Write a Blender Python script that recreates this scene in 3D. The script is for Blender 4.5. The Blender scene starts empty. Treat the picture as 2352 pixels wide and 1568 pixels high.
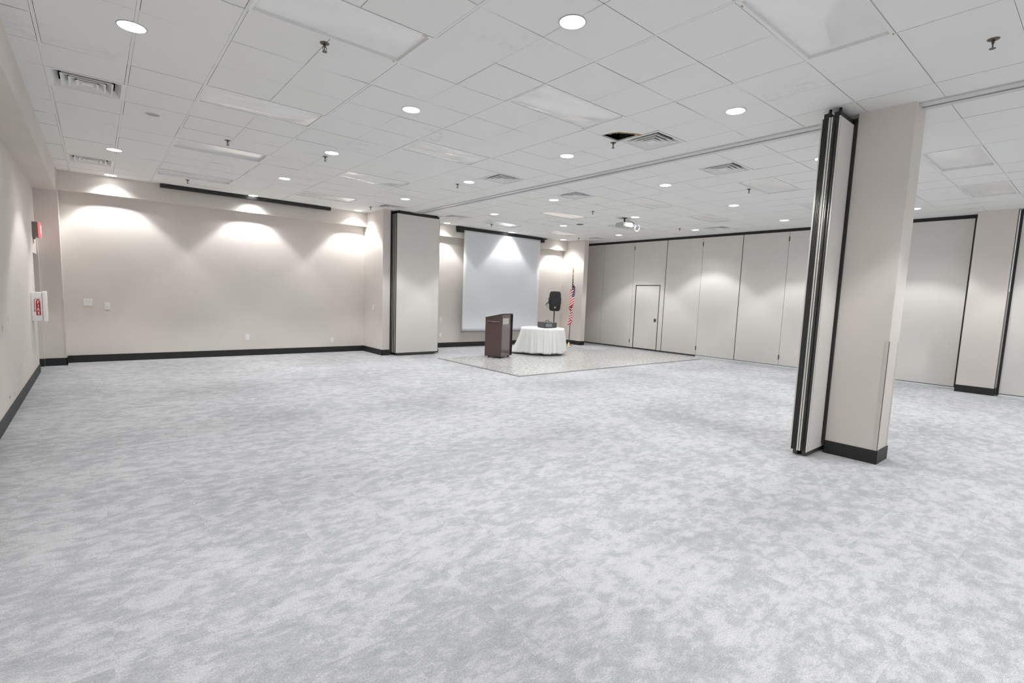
import bpy, bmesh, math, random
from mathutils import Vector, Matrix
random.seed(7)
PI = math.pi
C = bpy.context.scene.collection
sc = bpy.context.scene

# ------------------------------------------------------------------ camera
HC = 1.59                      # eye height
CZ = 3.609                     # ceiling height
G = 0.6096                     # ceiling module (2 ft)
GX, GY = -0.2898, 1.2504       # origin of the ceiling grid
cam_d = bpy.data.cameras.new('camera')
cam_d.sensor_width = 36.0
cam_d.lens = 17.588
cam_d.shift_x = -0.00053
cam_d.shift_y = 0.0085
cam_d.clip_start = 0.05
cam = bpy.data.objects.new('camera', cam_d)
C.objects.link(cam)
r = Vector((0.77019459, -0.63674423, 0.03683845))
u = Vector((0.03922249, 0.10493307, 0.99370551))
f = Vector((0.63660182, 0.76390172, -0.10579358))
M = Matrix(((r.x, u.x, -f.x), (r.y, u.y, -f.y), (r.z, u.z, -f.z))).to_4x4()
M.translation = (0, 0, HC)
cam.matrix_world = M
sc.camera = cam

# ------------------------------------------------------------------ world, exposure
sc.view_settings.view_transform = 'Standard'
sc.view_settings.look = 'None'
sc.view_settings.gamma = 1
sc.view_settings.exposure = 0.26
sc.view_settings.use_curve_mapping = False
w = bpy.data.worlds.new('ambient_fill')
sc.world = w
w.use_nodes = True
bg = w.node_tree.nodes['Background']
bg.inputs[0].default_value = (0.97, 0.985, 1.0, 1)
bg.inputs[1].default_value = 0.6  # added even fill light, entering through the unbuilt rear side of the room
SPOT_W = 101.0                 # power of each downlight main beam
SPILL_W = 42.0                 # power of its wide spill
LENS_E = 10.0                  # glow of each downlight's lens
SPOT_HALF = 49                 # half angle of the main beam
SPILL_HALF = 64                # half angle of the spill
sc.cycles.max_bounces = 8
sc.cycles.diffuse_bounces = 6
sc.cycles.use_denoising = True

# ------------------------------------------------------------------ materials
def lin(c):
    return tuple(((v / 255) / 12.92 if v / 255 <= 0.04045 else ((v / 255 + 0.055) / 1.055) ** 2.4) for v in c) + (1,)

def mat(name, col, rough=0.6, metal=0.0, noise=0.0, nscale=20, bump=0.0, bscale=200, spec=0.5, emit=None, coat=0):
    m = bpy.data.materials.new(name)
    m.use_nodes = True
    nt = m.node_tree
    b = nt.nodes['Principled BSDF']
    c = tuple(col) + (1,) if len(col) == 3 else col
    b.inputs['Base Color'].default_value = c
    b.inputs['Roughness'].default_value = rough
    b.inputs['Metallic'].default_value = metal
    b.inputs['Specular IOR Level'].default_value = spec
    b.inputs['Coat Weight'].default_value = coat
    tc = nt.nodes.new('ShaderNodeTexCoord')
    if noise:
        n = nt.nodes.new('ShaderNodeTexNoise')
        n.inputs['Scale'].default_value = nscale
        n.inputs['Detail'].default_value = 5
        nt.links.new(tc.outputs['Object'], n.inputs['Vector'])
        mr = nt.nodes.new('ShaderNodeMapRange')
        mr.inputs['From Min'].default_value = 0.3
        mr.inputs['From Max'].default_value = 0.7
        mr.inputs['To Min'].default_value = 1 - noise
        mr.inputs['To Max'].default_value = 1 + noise
        nt.links.new(n.outputs['Fac'], mr.inputs['Value'])
        mx = nt.nodes.new('ShaderNodeVectorMath')
        mx.operation = 'SCALE'
        mx.inputs[0].default_value = c[:3]
        nt.links.new(mr.outputs['Result'], mx.inputs['Scale'])
        nt.links.new(mx.outputs['Vector'], b.inputs['Base Color'])
    if bump:
        n2 = nt.nodes.new('ShaderNodeTexNoise')
        n2.inputs['Scale'].default_value = bscale
        n2.inputs['Detail'].default_value = 3
        nt.links.new(tc.outputs['Object'], n2.inputs['Vector'])
        bp = nt.nodes.new('ShaderNodeBump')
        bp.inputs['Strength'].default_value = bump
        bp.inputs['Distance'].default_value = 0.004
        nt.links.new(n2.outputs['Fac'], bp.inputs['Height'])
        nt.links.new(bp.outputs['Normal'], b.inputs['Normal'])
    if emit:
        b.inputs['Emission Color'].default_value = tuple(emit[:3]) + (1,)
        b.inputs['Emission Strength'].default_value = emit[3]
    return m

M_wall = mat('greige_paint', (0.69, 0.645, 0.60), 0.75, noise=0.03, nscale=1.3, bump=0.15, bscale=90)
M_guard = mat('corner_guard_vinyl', (0.61, 0.57, 0.535), 0.45)
M_base = mat('black_rubber_base', (0.012, 0.013, 0.013), 0.5, bump=0.1, bscale=60)
M_tee = mat('white_ceiling_tee', (0.80, 0.80, 0.79), 0.5)
M_teeg = mat('aged_ceiling_tee', (0.52, 0.51, 0.49), 0.6, noise=0.35, nscale=0.9)
M_deck = mat('dark_plenum', (0.03, 0.03, 0.03), 0.9)
M_white = mat('white_enamel', (0.82, 0.82, 0.81), 0.4)
M_lens = mat('aged_acrylic_lens', (0.86, 0.86, 0.85), 0.22, noise=0.02, nscale=3, coat=0.5)
M_lampw = mat('lit_lens', (0.9, 0.9, 0.9), 0.5, emit=(1, 1, 1, LENS_E))
M_panel = mat('beige_panel_vinyl', (0.70, 0.675, 0.645), 0.6, noise=0.02, nscale=2, bump=0.12, bscale=220)
M_blk = mat('black_seal', (0.012, 0.013, 0.012), 0.45)
M_olive = mat('bronze_trim', (0.10, 0.095, 0.075), 0.35, metal=0.6)
M_alum = mat('aluminium_trim', (0.62, 0.62, 0.60), 0.25, metal=0.9)
M_rail = mat('grey_track_enamel', (0.60, 0.61, 0.61), 0.3)
M_screen = mat('matte_white_screen', (0.75, 0.77, 0.80), 0.8, bump=0.05, bscale=300)
M_chrome = mat('chrome', (0.55, 0.53, 0.5), 0.15, metal=1)
M_brass = mat('brass', (0.85, 0.66, 0.30), 0.22, metal=1)
M_lect = mat('dark_walnut_laminate', (0.082, 0.050, 0.046), 0.38, noise=0.22, nscale=160, coat=0.15)
M_lectf = mat('dark_walnut_front', (0.10, 0.072, 0.070), 0.28, noise=0.12, nscale=160, coat=1.0)
M_edge = mat('black_edge_band', (0.015, 0.014, 0.014), 0.4)
M_cloth = mat('white_tablecloth', (0.84, 0.84, 0.825), 0.85, bump=0.2, bscale=400)
M_plas = mat('black_moulded_plastic', (0.018, 0.019, 0.019), 0.42, bump=0.3, bscale=300)
M_grille = mat('black_speaker_grille', (0.013, 0.014, 0.014), 0.6, bump=0.6, bscale=500)
M_amp = mat('grey_steel_case', (0.075, 0.072, 0.085), 0.4)
M_ampp = mat('light_grey_control_strip', (0.42, 0.45, 0.50), 0.4)
M_plate = mat('white_plate', (0.82, 0.81, 0.80), 0.4)
M_slot = mat('slot_grey', (0.32, 0.31, 0.30), 0.5)
M_pole = mat('stained_flagpole', (0.16, 0.07, 0.04), 0.35)
M_red = mat('flag_red', (0.60, 0.018, 0.03), 0.7)
M_fw = mat('flag_white', (0.82, 0.80, 0.79), 0.7)
M_navy = mat('flag_navy', (0.025, 0.028, 0.11), 0.7)
M_fire = mat('fire_red', (0.45, 0.01, 0.02), 0.5)
M_exit = mat('exit_red_lens', (0.8, 0.1, 0.1), 0.4, emit=(1.0, 0.12, 0.12, 1.0))
M_exitw = mat('exit_letters', (0.9, 0.55, 0.55), 0.4, emit=(1.0, 0.45, 0.45, 1.1))
M_exitb = mat('exit_housing', (0.22, 0.20, 0.185), 0.5)
M_spack = mat('wall_filler', (0.80, 0.79, 0.77), 0.8)
M_scuff = mat('scuff_mark', (0.33, 0.29, 0.26), 0.8)
M_proj = mat('projector_white', (0.45, 0.46, 0.46), 0.4)
M_blue = mat('blue_cable', (0.02, 0.03, 0.17), 0.4)
M_wcab = mat('white_cable', (0.85, 0.85, 0.85), 0.4)
M_torn = mat('torn_tile_core', (0.42, 0.31, 0.16), 0.9, noise=0.4, nscale=60)
M_rust = mat('rust_spot', (0.36, 0.22, 0.09), 0.8)
M_spk = mat('tarnished_sprinkler', (0.16, 0.14, 0.11), 0.35, metal=0.8)
M_dirt = mat('sooty_plate', (0.30, 0.27, 0.23), 0.6)
M_name = mat('nameplate_silver', (0.55, 0.56, 0.50), 0.35, noise=0.18, nscale=25)
M_strip = mat('grey_edge_strip', (0.16, 0.16, 0.17), 0.5)
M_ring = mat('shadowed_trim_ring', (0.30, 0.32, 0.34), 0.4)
M_etrim = mat('cream_edge_trim', (0.62, 0.60, 0.55), 0.25)
M_gask = mat('dark_rubber_gasket', (0.045, 0.047, 0.043), 0.3)
M_gap = mat('pale_light_gap', (0.75, 0.80, 0.80), 0.4)  # pale colour stands for light leaking under the partition

def carpet():
    m = bpy.data.materials.new('mottled_grey_carpet')
    m.use_nodes = True
    nt = m.node_tree; N = nt.nodes; L = nt.links
    b = N['Principled BSDF']
    b.inputs['Roughness'].default_value = 0.95
    b.inputs['Specular IOR Level'].default_value = 0.15
    b.inputs['Sheen Weight'].default_value = 0.1
    tc = N.new('ShaderNodeTexCoord')
    # 0.5 m carpet tiles laid at alternating phases
    tile = N.new('ShaderNodeVectorMath'); tile.operation = 'SCALE'; tile.inputs['Scale'].default_value = 2.0
    L.new(tc.outputs['Object'], tile.inputs[0])
    fl = N.new('ShaderNodeVectorMath'); fl.operation = 'FLOOR'; L.new(tile.outputs[0], fl.inputs[0])
    wn = N.new('ShaderNodeTexWhiteNoise'); wn.noise_dimensions = '3D'; L.new(fl.outputs[0], wn.inputs['Vector'])
    off = N.new('ShaderNodeVectorMath'); off.operation = 'SCALE'; off.inputs['Scale'].default_value = 0.10
    L.new(wn.outputs['Color'], off.inputs[0])
    add = N.new('ShaderNodeVectorMath'); add.operation = 'ADD'
    L.new(tc.outputs['Object'], add.inputs[0]); L.new(off.outputs[0], add.inputs[1])
    mp = N.new('ShaderNodeMapping'); mp.inputs['Rotation'].default_value = (0, 0, math.radians(4)); mp.inputs['Scale'].default_value = (0.8, 1.3, 1)
    L.new(add.outputs[0], mp.inputs['Vector'])
    n1 = N.new('ShaderNodeTexNoise'); n1.inputs['Scale'].default_value = 8.0; n1.inputs['Detail'].default_value = 10; n1.inputs['Roughness'].default_value = 0.74; n1.inputs['Distortion'].default_value = 0.25
    L.new(mp.outputs['Vector'], n1.inputs['Vector'])
    n2 = N.new('ShaderNodeTexNoise'); n2.inputs['Scale'].default_value = 0.9; n2.inputs['Detail'].default_value = 4
    L.new(tc.outputs['Object'], n2.inputs['Vector'])
    mul = N.new('ShaderNodeMath'); mul.operation = 'MULTIPLY_ADD'; mul.inputs[1].default_value = 0.28; L.new(n2.outputs['Fac'], mul.inputs[0])
    sub = N.new('ShaderNodeMath'); sub.operation = 'ADD'; sub.inputs[1].default_value = -0.14
    L.new(n1.outputs['Fac'], sub.inputs[0]); L.new(sub.outputs[0], mul.inputs[2])
    cr = N.new('ShaderNodeValToRGB')
    e = cr.color_ramp.elements
    e[0].position = 0.34; e[0].color = (0.325, 0.337, 0.352, 1)
    e[1].position = 0.66; e[1].color = (0.513, 0.517, 0.535, 1)
    e2 = cr.color_ramp.elements.new(0.475); e2.color = (0.388, 0.396, 0.410, 1)
    e3 = cr.color_ramp.elements.new(0.53); e3.color = (0.457, 0.463, 0.480, 1)
    L.new(mul.outputs[0], cr.inputs['Fac'])
    # yarn speckle
    n3 = N.new('ShaderNodeTexNoise'); n3.inputs['Scale'].default_value = 130; n3.inputs['Detail'].default_value = 3; n3.inputs['Roughness'].default_value = 0.7
    L.new(tc.outputs['Object'], n3.inputs['Vector'])
    mr = N.new('ShaderNodeMapRange'); mr.inputs['From Min'].default_value = 0.3; mr.inputs['From Max'].default_value = 0.7; mr.inputs['To Min'].default_value = 0.74; mr.inputs['To Max'].default_value = 1.2
    L.new(n3.outputs['Fac'], mr.inputs['Value'])
    sc_ = N.new('ShaderNodeVectorMath'); sc_.operation = 'SCALE'
    wv = N.new('ShaderNodeTexWave'); wv.wave_type = 'BANDS'; wv.bands_direction = 'Y'; wv.inputs['Scale'].default_value = 52; wv.inputs['Distortion'].default_value = 0.6; wv.inputs['Detail'].default_value = 1
    L.new(tc.outputs['Object'], wv.inputs['Vector'])
    wr = N.new('ShaderNodeMapRange'); wr.inputs['To Min'].default_value = 0.93; wr.inputs['To Max'].default_value = 1.07
    L.new(wv.outputs['Fac'], wr.inputs['Value'])
    wm = N.new('ShaderNodeMath'); wm.operation = 'MULTIPLY'; L.new(wr.outputs[0], wm.inputs[0]); L.new(mr.outputs[0], wm.inputs[1])
    L.new(cr.outputs['Color'], sc_.inputs[0]); L.new(wm.outputs[0], sc_.inputs['Scale'])
    L.new(sc_.outputs[0], b.inputs['Base Color'])
    bp = N.new('ShaderNodeBump'); bp.inputs['Strength'].default_value = 0.35; bp.inputs['Distance'].default_value = 0.004
    L.new(n3.outputs['Fac'], bp.inputs['Height']); L.new(bp.outputs['Normal'], b.inputs['Normal'])
    return m
M_carpet = carpet()

def vinyl():
    m = bpy.data.materials.new('speckled_vinyl_floor')
    m.use_nodes = True
    nt = m.node_tree; N = nt.nodes; L = nt.links
    b = N['Principled BSDF']
    b.inputs['Roughness'].default_value = 0.24
    b.inputs['Specular IOR Level'].default_value = 0.5
    tc = N.new('ShaderNodeTexCoord')
    mp = N.new('ShaderNodeMapping'); mp.inputs['Rotation'].default_value = (0, 0, 0.7); mp.inputs['Scale'].default_value = (14, 26, 1)
    L.new(tc.outputs['Object'], mp.inputs['Vector'])
    n1 = N.new('ShaderNodeTexNoise'); n1.inputs['Scale'].default_value = 1.0; n1.inputs['Detail'].default_value = 6; n1.inputs['Roughness'].default_value = 0.7; n1.inputs['Distortion'].default_value = 1.0
    L.new(mp.outputs['Vector'], n1.inputs['Vector'])
    cr = N.new('ShaderNodeValToRGB'); e = cr.color_ramp.elements
    e[0].position = 0.36; e[0].color = (0.20, 0.20, 0.19, 1)
    e[1].position = 0.60; e[1].color = (0.62, 0.62, 0.605, 1)
    e2 = cr.color_ramp.elements.new(0.47); e2.color = (0.46, 0.46, 0.445, 1)
    L.new(n1.outputs['Fac'], cr.inputs['Fac']); L.new(cr.outputs['Color'], b.inputs['Base Color'])
    return m
M_vinyl = vinyl()

def tile_mat():
    m = bpy.data.materials.new('mineral_fibre_tile')
    m.use_nodes = True
    nt = m.node_tree; N = nt.nodes; L = nt.links
    b = N['Principled BSDF']; b.inputs['Roughness'].default_value = 0.9; b.inputs['Specular IOR Level'].default_value = 0.2
    tc = N.new('ShaderNodeTexCoord')
    n1 = N.new('ShaderNodeTexNoise'); n1.inputs['Scale'].default_value = 0.55; n1.inputs['Detail'].default_value = 3
    L.new(tc.outputs['Object'], n1.inputs['Vector'])
    n2 = N.new('ShaderNodeTexNoise'); n2.inputs['Scale'].default_value = 9; n2.inputs['Detail'].default_value = 8; n2.inputs['Roughness'].default_value = 0.75
    L.new(tc.outputs['Object'], n2.inputs['Vector'])
    # isolated brownish stains
    s1 = N.new('ShaderNodeMapRange'); s1.inputs['From Min'].default_value = 0.62; s1.inputs['From Max'].default_value = 0.72
    n4 = N.new('ShaderNodeTexNoise'); n4.inputs['Scale'].default_value = 1.1; n4.inputs['Detail'].default_value = 1
    L.new(tc.outputs['Object'], n4.inputs['Vector']); L.new(n4.outputs['Fac'], s1.inputs['Value'])
    s2 = N.new('ShaderNodeMapRange'); s2.inputs['From Min'].default_value = 0.5; s2.inputs['From Max'].default_value = 0.66
    L.new(n2.outputs['Fac'], s2.inputs['Value'])
    mm = N.new('ShaderNodeMath'); mm.operation = 'MULTIPLY'; L.new(s1.outputs[0], mm.inputs[0]); L.new(s2.outputs[0], mm.inputs[1])
    mm2 = N.new('ShaderNodeMath'); mm2.operation = 'MULTIPLY'; mm2.inputs[1].default_value = 0.3; L.new(mm.outputs[0], mm2.inputs[0])
    mix = N.new('ShaderNodeMix'); mix.data_type = 'RGBA'
    mix.inputs['A'].default_value = (0.83, 0.83, 0.815, 1)
    mix.inputs['B'].default_value = (0.52, 0.46, 0.40, 1)
    L.new(mm2.outputs[0], mix.inputs['Factor'])
    n5 = N.new('ShaderNodeTexNoise'); n5.inputs['Scale'].default_value = 110; n5.inputs['Detail'].default_value = 2
    L.new(tc.outputs['Object'], n5.inputs['Vector'])
    mr = N.new('ShaderNodeMapRange'); mr.inputs['To Min'].default_value = 0.93; mr.inputs['To Max'].default_value = 1.05
    L.new(n5.outputs['Fac'], mr.inputs['Value'])
    vs = N.new('ShaderNodeVectorMath'); vs.operation = 'SCALE'; L.new(mix.outputs['Result'], vs.inputs[0]); L.new(mr.outputs[0], vs.inputs['Scale'])
    L.new(vs.outputs[0], b.inputs['Base Color'])
    bp = N.new('ShaderNodeBump'); bp.inputs['Strength'].default_value = 0.25; bp.inputs['Distance'].default_value = 0.003
    L.new(n5.outputs['Fac'], bp.inputs['Height']); L.new(bp.outputs['Normal'], b.inputs['Normal'])
    return m
M_tile = tile_mat()

# ------------------------------------------------------------------ mesh helpers
def nb(): return bmesh.new()

def bx(bm, x0, x1, y0, y1, z0, z1, mi=0):
    v = [bm.verts.new(p) for p in ((x0, y0, z0), (x1, y0, z0), (x1, y1, z0), (x0, y1, z0), (x0, y0, z1), (x1, y0, z1), (x1, y1, z1), (x0, y1, z1))]
    for q in ((3, 2, 1, 0), (4, 5, 6, 7), (0, 1, 5, 4), (1, 2, 6, 5), (2, 3, 7, 6), (3, 0, 4, 7)):
        bm.faces.new([v[i] for i in q]).material_index = mi
    return bm

def cyl(bm, p, q, ra, rb=None, n=16, caps=True, mi=0):
    rb = ra if rb is None else rb
    p, q = Vector(p), Vector(q)
    d = (q - p).normalized()
    a = Vector((1, 0, 0)) if abs(d.x) < 0.9 else Vector((0, 1, 0))
    e1 = d.cross(a).normalized(); e2 = d.cross(e1)
    A = [bm.verts.new(p + (e1 * math.cos(t) + e2 * math.sin(t)) * ra) for t in [2 * PI * i / n for i in range(n)]]
    B = [bm.verts.new(q + (e1 * math.cos(t) + e2 * math.sin(t)) * rb) for t in [2 * PI * i / n for i in range(n)]]
    for i in range(n):
        fc = bm.faces.new((A[i], A[(i + 1) % n], B[(i + 1) % n], B[i])); fc.smooth = True; fc.material_index = mi
    if caps:
        bm.faces.new(A[::-1]).material_index = mi; bm.faces.new(B).material_index = mi
    return bm

def lathe(bm, prof, c=(0, 0, 0), n=24, mi=0):
    rings = []
    for rr, z in prof:
        rings.append([bm.verts.new((c[0] + max(rr, 1e-4) * math.cos(2 * PI * i / n), c[1] + max(rr, 1e-4) * math.sin(2 * PI * i / n), c[2] + z)) for i in range(n)])
    for a, b in zip(rings, rings[1:]):
        for i in range(n):
            fc = bm.faces.new((a[i], a[(i + 1) % n], b[(i + 1) % n], b[i])); fc.smooth = True; fc.material_index = mi
    return bm

def tube(bm, pts, rad, n=8, mi=0):
    pts = [Vector(p) for p in pts]
    rings = []
    for i, p in enumerate(pts):
        d = (pts[min(i + 1, len(pts) - 1)] - pts[max(i - 1, 0)]).normalized()
        a = Vector((0, 0, 1)) if abs(d.z) < 0.9 else Vector((1, 0, 0))
        e1 = d.cross(a).normalized(); e2 = d.cross(e1)
        rings.append([bm.verts.new(p + (e1 * math.cos(2 * PI * k / n) + e2 * math.sin(2 * PI * k / n)) * rad) for k in range(n)])
    for a, b in zip(rings, rings[1:]):
        for k in range(n):
            fc = bm.faces.new((a[k], a[(k + 1) % n], b[(k + 1) % n], b[k])); fc.smooth = True; fc.material_index = mi
    bm.faces.new(rings[0][::-1]); bm.faces.new(rings[-1])
    return bm

def prism(bm, poly, axis, a, b, mi=0):
    """extrude a 2-D polygon along an axis (0=x,1=y,2=z)"""
    def P(q, t):
        return {0: (t, q[0], q[1]), 1: (q[0], t, q[1]), 2: (q[0], q[1], t)}[axis]
    A = [bm.verts.new(P(q, a)) for q in poly]; B = [bm.verts.new(P(q, b)) for q in poly]
    n = len(poly)
    fs = [bm.faces.new(A), bm.faces.new(B[::-1])]
    for i in range(n):
        fs.append(bm.faces.new((A[i], B[i], B[(i + 1) % n], A[(i + 1) % n])))
    for fc in fs: fc.material_index = mi
    return bm

def mk(name, bm, mats, parent=None, bevel=0):
    if isinstance(mats, bpy.types.Material): mats = [mats]
    bmesh.ops.recalc_face_normals(bm, faces=bm.faces)
    me = bpy.data.meshes.new(name)
    bm.to_mesh(me); bm.free()
    for m_ in mats: me.materials.append(m_)
    o = bpy.data.objects.new(name, me)
    C.objects.link(o)
    if parent: o.parent = parent
    if bevel:
        md = o.modifiers.new('bevel', 'BEVEL'); md.width = bevel; md.segments = 2; md.limit_method = 'ANGLE'
    return o

def tag(o, label, cat, group=None):
    o['label'] = label; o['category'] = cat
    if group: o['group'] = group
    return o

def thing(name, label, cat, loc=(0, 0, 0), rz=0, group=None):
    o = bpy.data.objects.new(name, None)
    o.empty_display_size = 0.1
    C.objects.link(o); o.location = loc; o.rotation_euler = (0, 0, rz)
    return tag(o, label, cat, group)

def struct(name, bm, mats, parent=None, bevel=0, label=None):
    o = mk(name, bm, mats, parent, bevel)
    if parent is None:
        o['kind'] = 'structure'
        if label: o['label'] = label
    return o

def copy_tree(o, parent=None):
    c = o.copy(); C.objects.link(c)
    if parent: c.parent = parent
    for ch in list(o.children): copy_tree(ch, c)
    return c

# ------------------------------------------------------------------ the room
XL, YB, XR = -0.80, 12.89, 13.90      # left wall, back wall, right partition
Y0 = -5.0                              # the room goes on behind the camera; left open here for added fill light
BH = 0.142                             # baseboard height

fl = struct('floor', bx(nb(), XL - 1.2, 15.2, Y0, YB + 0.1, -0.12, 0), M_carpet, label='mottled blue-grey carpet covering the whole banquet room')
ins = nb(); bx(ins, 6.54, 13.72, 7.60, 10.68, 0.0, 0.004)
struct('floor_inset', ins, M_vinyl, label='speckled grey vinyl floor section under the lectern')
b = nb(); bx(b, 6.475, 6.545, 7.54, 10.68, 0, 0.007); bx(b, 6.545, 13.35, 7.54, 7.605, 0, 0.007)
struct('trim_1', b, M_strip, label='grey edging strip around the vinyl floor section')

# left wall, its door recess, bulkhead and corner pilaster
wl = nb()
bx(wl, XL - 0.3, XL, Y0, 11.80, 0, CZ)
bx(wl, XL - 0.3, XL, 11.80, 12.50, 2.04, CZ)
bx(wl, XL - 1.0, -0.776, 12.50, YB + 0.1, 0, CZ)
bx(wl, XL - 1.0, XL - 0.9, 11.2, 12.5, 0, CZ)
wall_left = struct('wall_left', wl, M_wall, label='beige left wall with a door recess at its far end')
struct('trim_8', bx(nb(), XL, -0.49, Y0, 12.54, 3.20, CZ), M_wall, label='beige bulkhead running along the top of the left wall')
pil = struct('pilaster', bx(nb(), -0.776, -0.475, 12.54, YB + 0.05, 0, CZ), M_wall, label='shaded beige pilaster in the far left corner')
b = nb(); bx(b, -0.500, -0.470, 12.535, 12.545, BH, 1.25)
mk('corner_guard', b, M_guard, pil)
bb = nb()
bx(bb, XL, XL + 0.012, Y0, 11.78, 0, BH)
bx(bb, XL - 0.3, -0.776, 12.488, 12.50, 0, BH)
bx(bb, -0.778, -0.463, 12.528, 12.54, 0, BH)
bx(bb, -0.475, -0.463, 12.528, 12.88, 0, BH)
struct('baseboard_left', bb, M_base)

# back wall in two bays with its bulkheads and pilasters
wall_back = struct('wall_back', bx(nb(), -0.8, 15.0, YB, YB + 0.15, 0, CZ + 0.3), M_wall, label='beige back wall behind the projector screens')
b = nb(); bx(b, -0.49, 5.5, 12.71, YB, 3.262, CZ)
struct('trim_9', b, M_wall, label='beige bulkhead above the left bay of the back wall')
b = nb(); bx(b, 6.9, 12.95, 12.71, YB, 3.275, CZ)
struct('trim_10', b, M_wall, label='beige bulkhead above the hanging projector screen bay')
b = nb(); bx(b, 5.50, 5.70, 11.74, YB, 0, CZ); bx(b, 5.70, 6.90, 12.05, YB, 0, CZ)
struct('pilaster', b, M_wall, label='beige pilaster behind the far folded partition stack')
struct('pilaster', bx(nb(), 12.93, 13.13, 11.86, YB, 0, CZ), M_wall, label='beige pilaster behind the flag')
bb = nb()
bx(bb, -0.463, 5.49, YB - 0.012, YB, 0, BH)
bx(bb, 5.488, 5.50, 11.728, YB - 0.012, 0, BH)
bx(bb, 5.488, 5.69, 11.728, 11.74, 0, BH)
bx(bb, 6.9, 12.92, YB - 0.012, YB, 0, BH)
bx(bb, 12.918, 12.93, 11.848, YB - 0.012, 0, BH)
bx(bb, 12.918, 13.13, 11.848, 11.86, 0, BH)
struct('baseboard_back', bb, M_base)

# right side: pilaster between the two folding partitions
wr = nb()
bx(wr, 13.545, 14.2, 1.415, 1.985, 0, CZ)
wall_right = struct('wall_right', wr, M_wall, label='beige pilaster standing between the two closed partitions on the right')
bb = nb(); bx(bb, 13.533, 13.545, 1.403, 1.997, 0, BH); bx(bb, 13.545, 13.8, 1.403, 1.415, 0, BH)
struct('baseboard_right', bb, M_base)

# freestanding column
CX0, CX1, CY0, CY1 = 6.17, 6.52, 1.45, 1.93
col_ = struct('column', bx(nb(), CX0, CX1, CY0, CY1, 0, CZ), M_wall, label='square beige column in front of the folded partition stack on the right')
b = nb(); t = 0.012
bx(b, CX0 - t, CX1 + t, CY0 - t, CY0, 0, BH); bx(b, CX0 - t, CX0, CY0, CY1, 0, BH); bx(b, CX1, CX1 + t, CY0, CY1, 0, BH)
mk('baseboard', b, M_base, col_, 0.003)
b = nb()
bx(b, CX0 - 0.004, CX0, CY0 - 0.004, CY0 + 0.035, BH, 1.28); bx(b, CX0 - 0.004, CX0 + 0.035, CY0 - 0.004, CY0, BH, 1.28)
bx(b, CX1 - 0.035, CX1 + 0.004, CY0 - 0.004, CY0, BH, 1.28)
mk('corner_guard', b, M_guard, col_)

# ------------------------------------------------------------------ ceiling
VENTS = [(0, 9), (0, 16), (9, 4), (9, 9), (9, 16), (12, 4), (12, 9), (12, 16), (21, 9), (21, 16)]
TROFF = [(2, 4), (6, 0), (2, 8), (2, 12), (2, 16), (6, 4), (6, 8), (6, 12), (6, 16), (14, 4), (14, 12), (14, 16), (14, 0),
         (18, 0), (18, 8), (18, 4), (18, 16), (18, 12), (14, 8)]
gx = lambda i: GX + i * G
gy = lambda j: GY + j * G
skip = set(VENTS) | {(i + k, j) for i, j in TROFF for k in (0, 1)} | {(8, 4)}
IM, JM, J0 = 24, 19, -10
ceil_bm = nb()
wide = lambda i: i in (0, 1) or i % 2 == 0
def quad(bm, x0, x1, y0, y1, z, mi=0, dz=0.0):
    v = [bm.verts.new((x0, y0, z + random.uniform(-dz, dz))), bm.verts.new((x1, y0, z + random.uniform(-dz, dz))), bm.verts.new((x1, y1, z + random.uniform(-dz, dz))), bm.verts.new((x0, y1, z + random.uniform(-dz, dz)))]
    fc = bm.faces.new(v[::-1]); fc.material_index = mi
for i in range(-1, IM):
    for j in range(J0, JM + 1):
        if (i, j) in skip: continue
        if gy(j) < Y0 - 0.5: continue
        a0 = 0.0115 + random.random() * 0.004 if wide(i) else 0.0016
        a1 = 0.0115 + random.random() * 0.004 if wide(i + 1) else 0.0016
        x0, x1 = gx(i) + a0, gx(i + 1) - a1
        y0, y1 = gy(j) + random.uniform(0.001, 0.0035), gy(j + 1) - random.uniform(0.001, 0.0035)
        if i == -1: x0 = -0.49
        if j == JM: y1 = 12.9
        x1 = min(x1, 14.25)
        if x1 <= x0: continue
        quad(ceil_bm, x0, x1, y0, y1, CZ, 0, 0.0012)
# the broken tile: one corner missing
i, j = 8, 4
poly = [(0.003, 0.003), (0.86, 0.003), (0.80, 0.34), (0.93, 0.42), (0.90, 0.40), (0.74, 0.48), (0.60, 0.62), (0.52, 0.70), (0.49, 0.86), (0.485, 0.997), (0.003, 0.997)]
poly = [(0.003, 0.003), (0.98, 0.003), (0.98, 0.40), (0.90, 0.43), (0.80, 0.47), (0.68, 0.56), (0.58, 0.60), (0.525, 0.69), (0.50, 0.83), (0.47, 0.997), (0.003, 0.997)]
ceil_bm.faces.new([ceil_bm.verts.new((gx(i) + a * G, gy(j) + c * G, CZ)) for a, c in poly])
ceiling = struct('ceiling', ceil_bm, M_tile, label='grid ceiling of off-white lay-in tiles')
tees = nb()
trof = {(i_ + k, j_) for i_, j_ in TROFF for k in (0, 1)}
for i in range(0, IM + 1):
    if wide(i): bx(tees, gx(i) - 0.0115, gx(i) + 0.0115, Y0, 12.7, CZ - 0.0015, CZ + 0.012, 0)
    else:
        for j in range(J0, JM + 1):
            if (i, j) in trof and (i - 1, j) in trof: continue
            if gy(j) > Y0: bx(tees, gx(i) - 0.012, gx(i) + 0.012, gy(j), gy(j + 1), CZ + 0.004, CZ + 0.012, 1)
for j in range(J0, JM + 1):
    if gy(j) > Y0: bx(tees, -0.49, 14.2, gy(j) - 0.012, gy(j) + 0.012, CZ + 0.004, CZ + 0.012, 1)
mk('ceiling_grid', tees, [M_tee, M_teeg], ceiling)
d = nb(); bx(d, -1.8, 15.2, Y0 - 0.1, 13.1, CZ + 0.42, CZ + 0.5)
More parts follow.
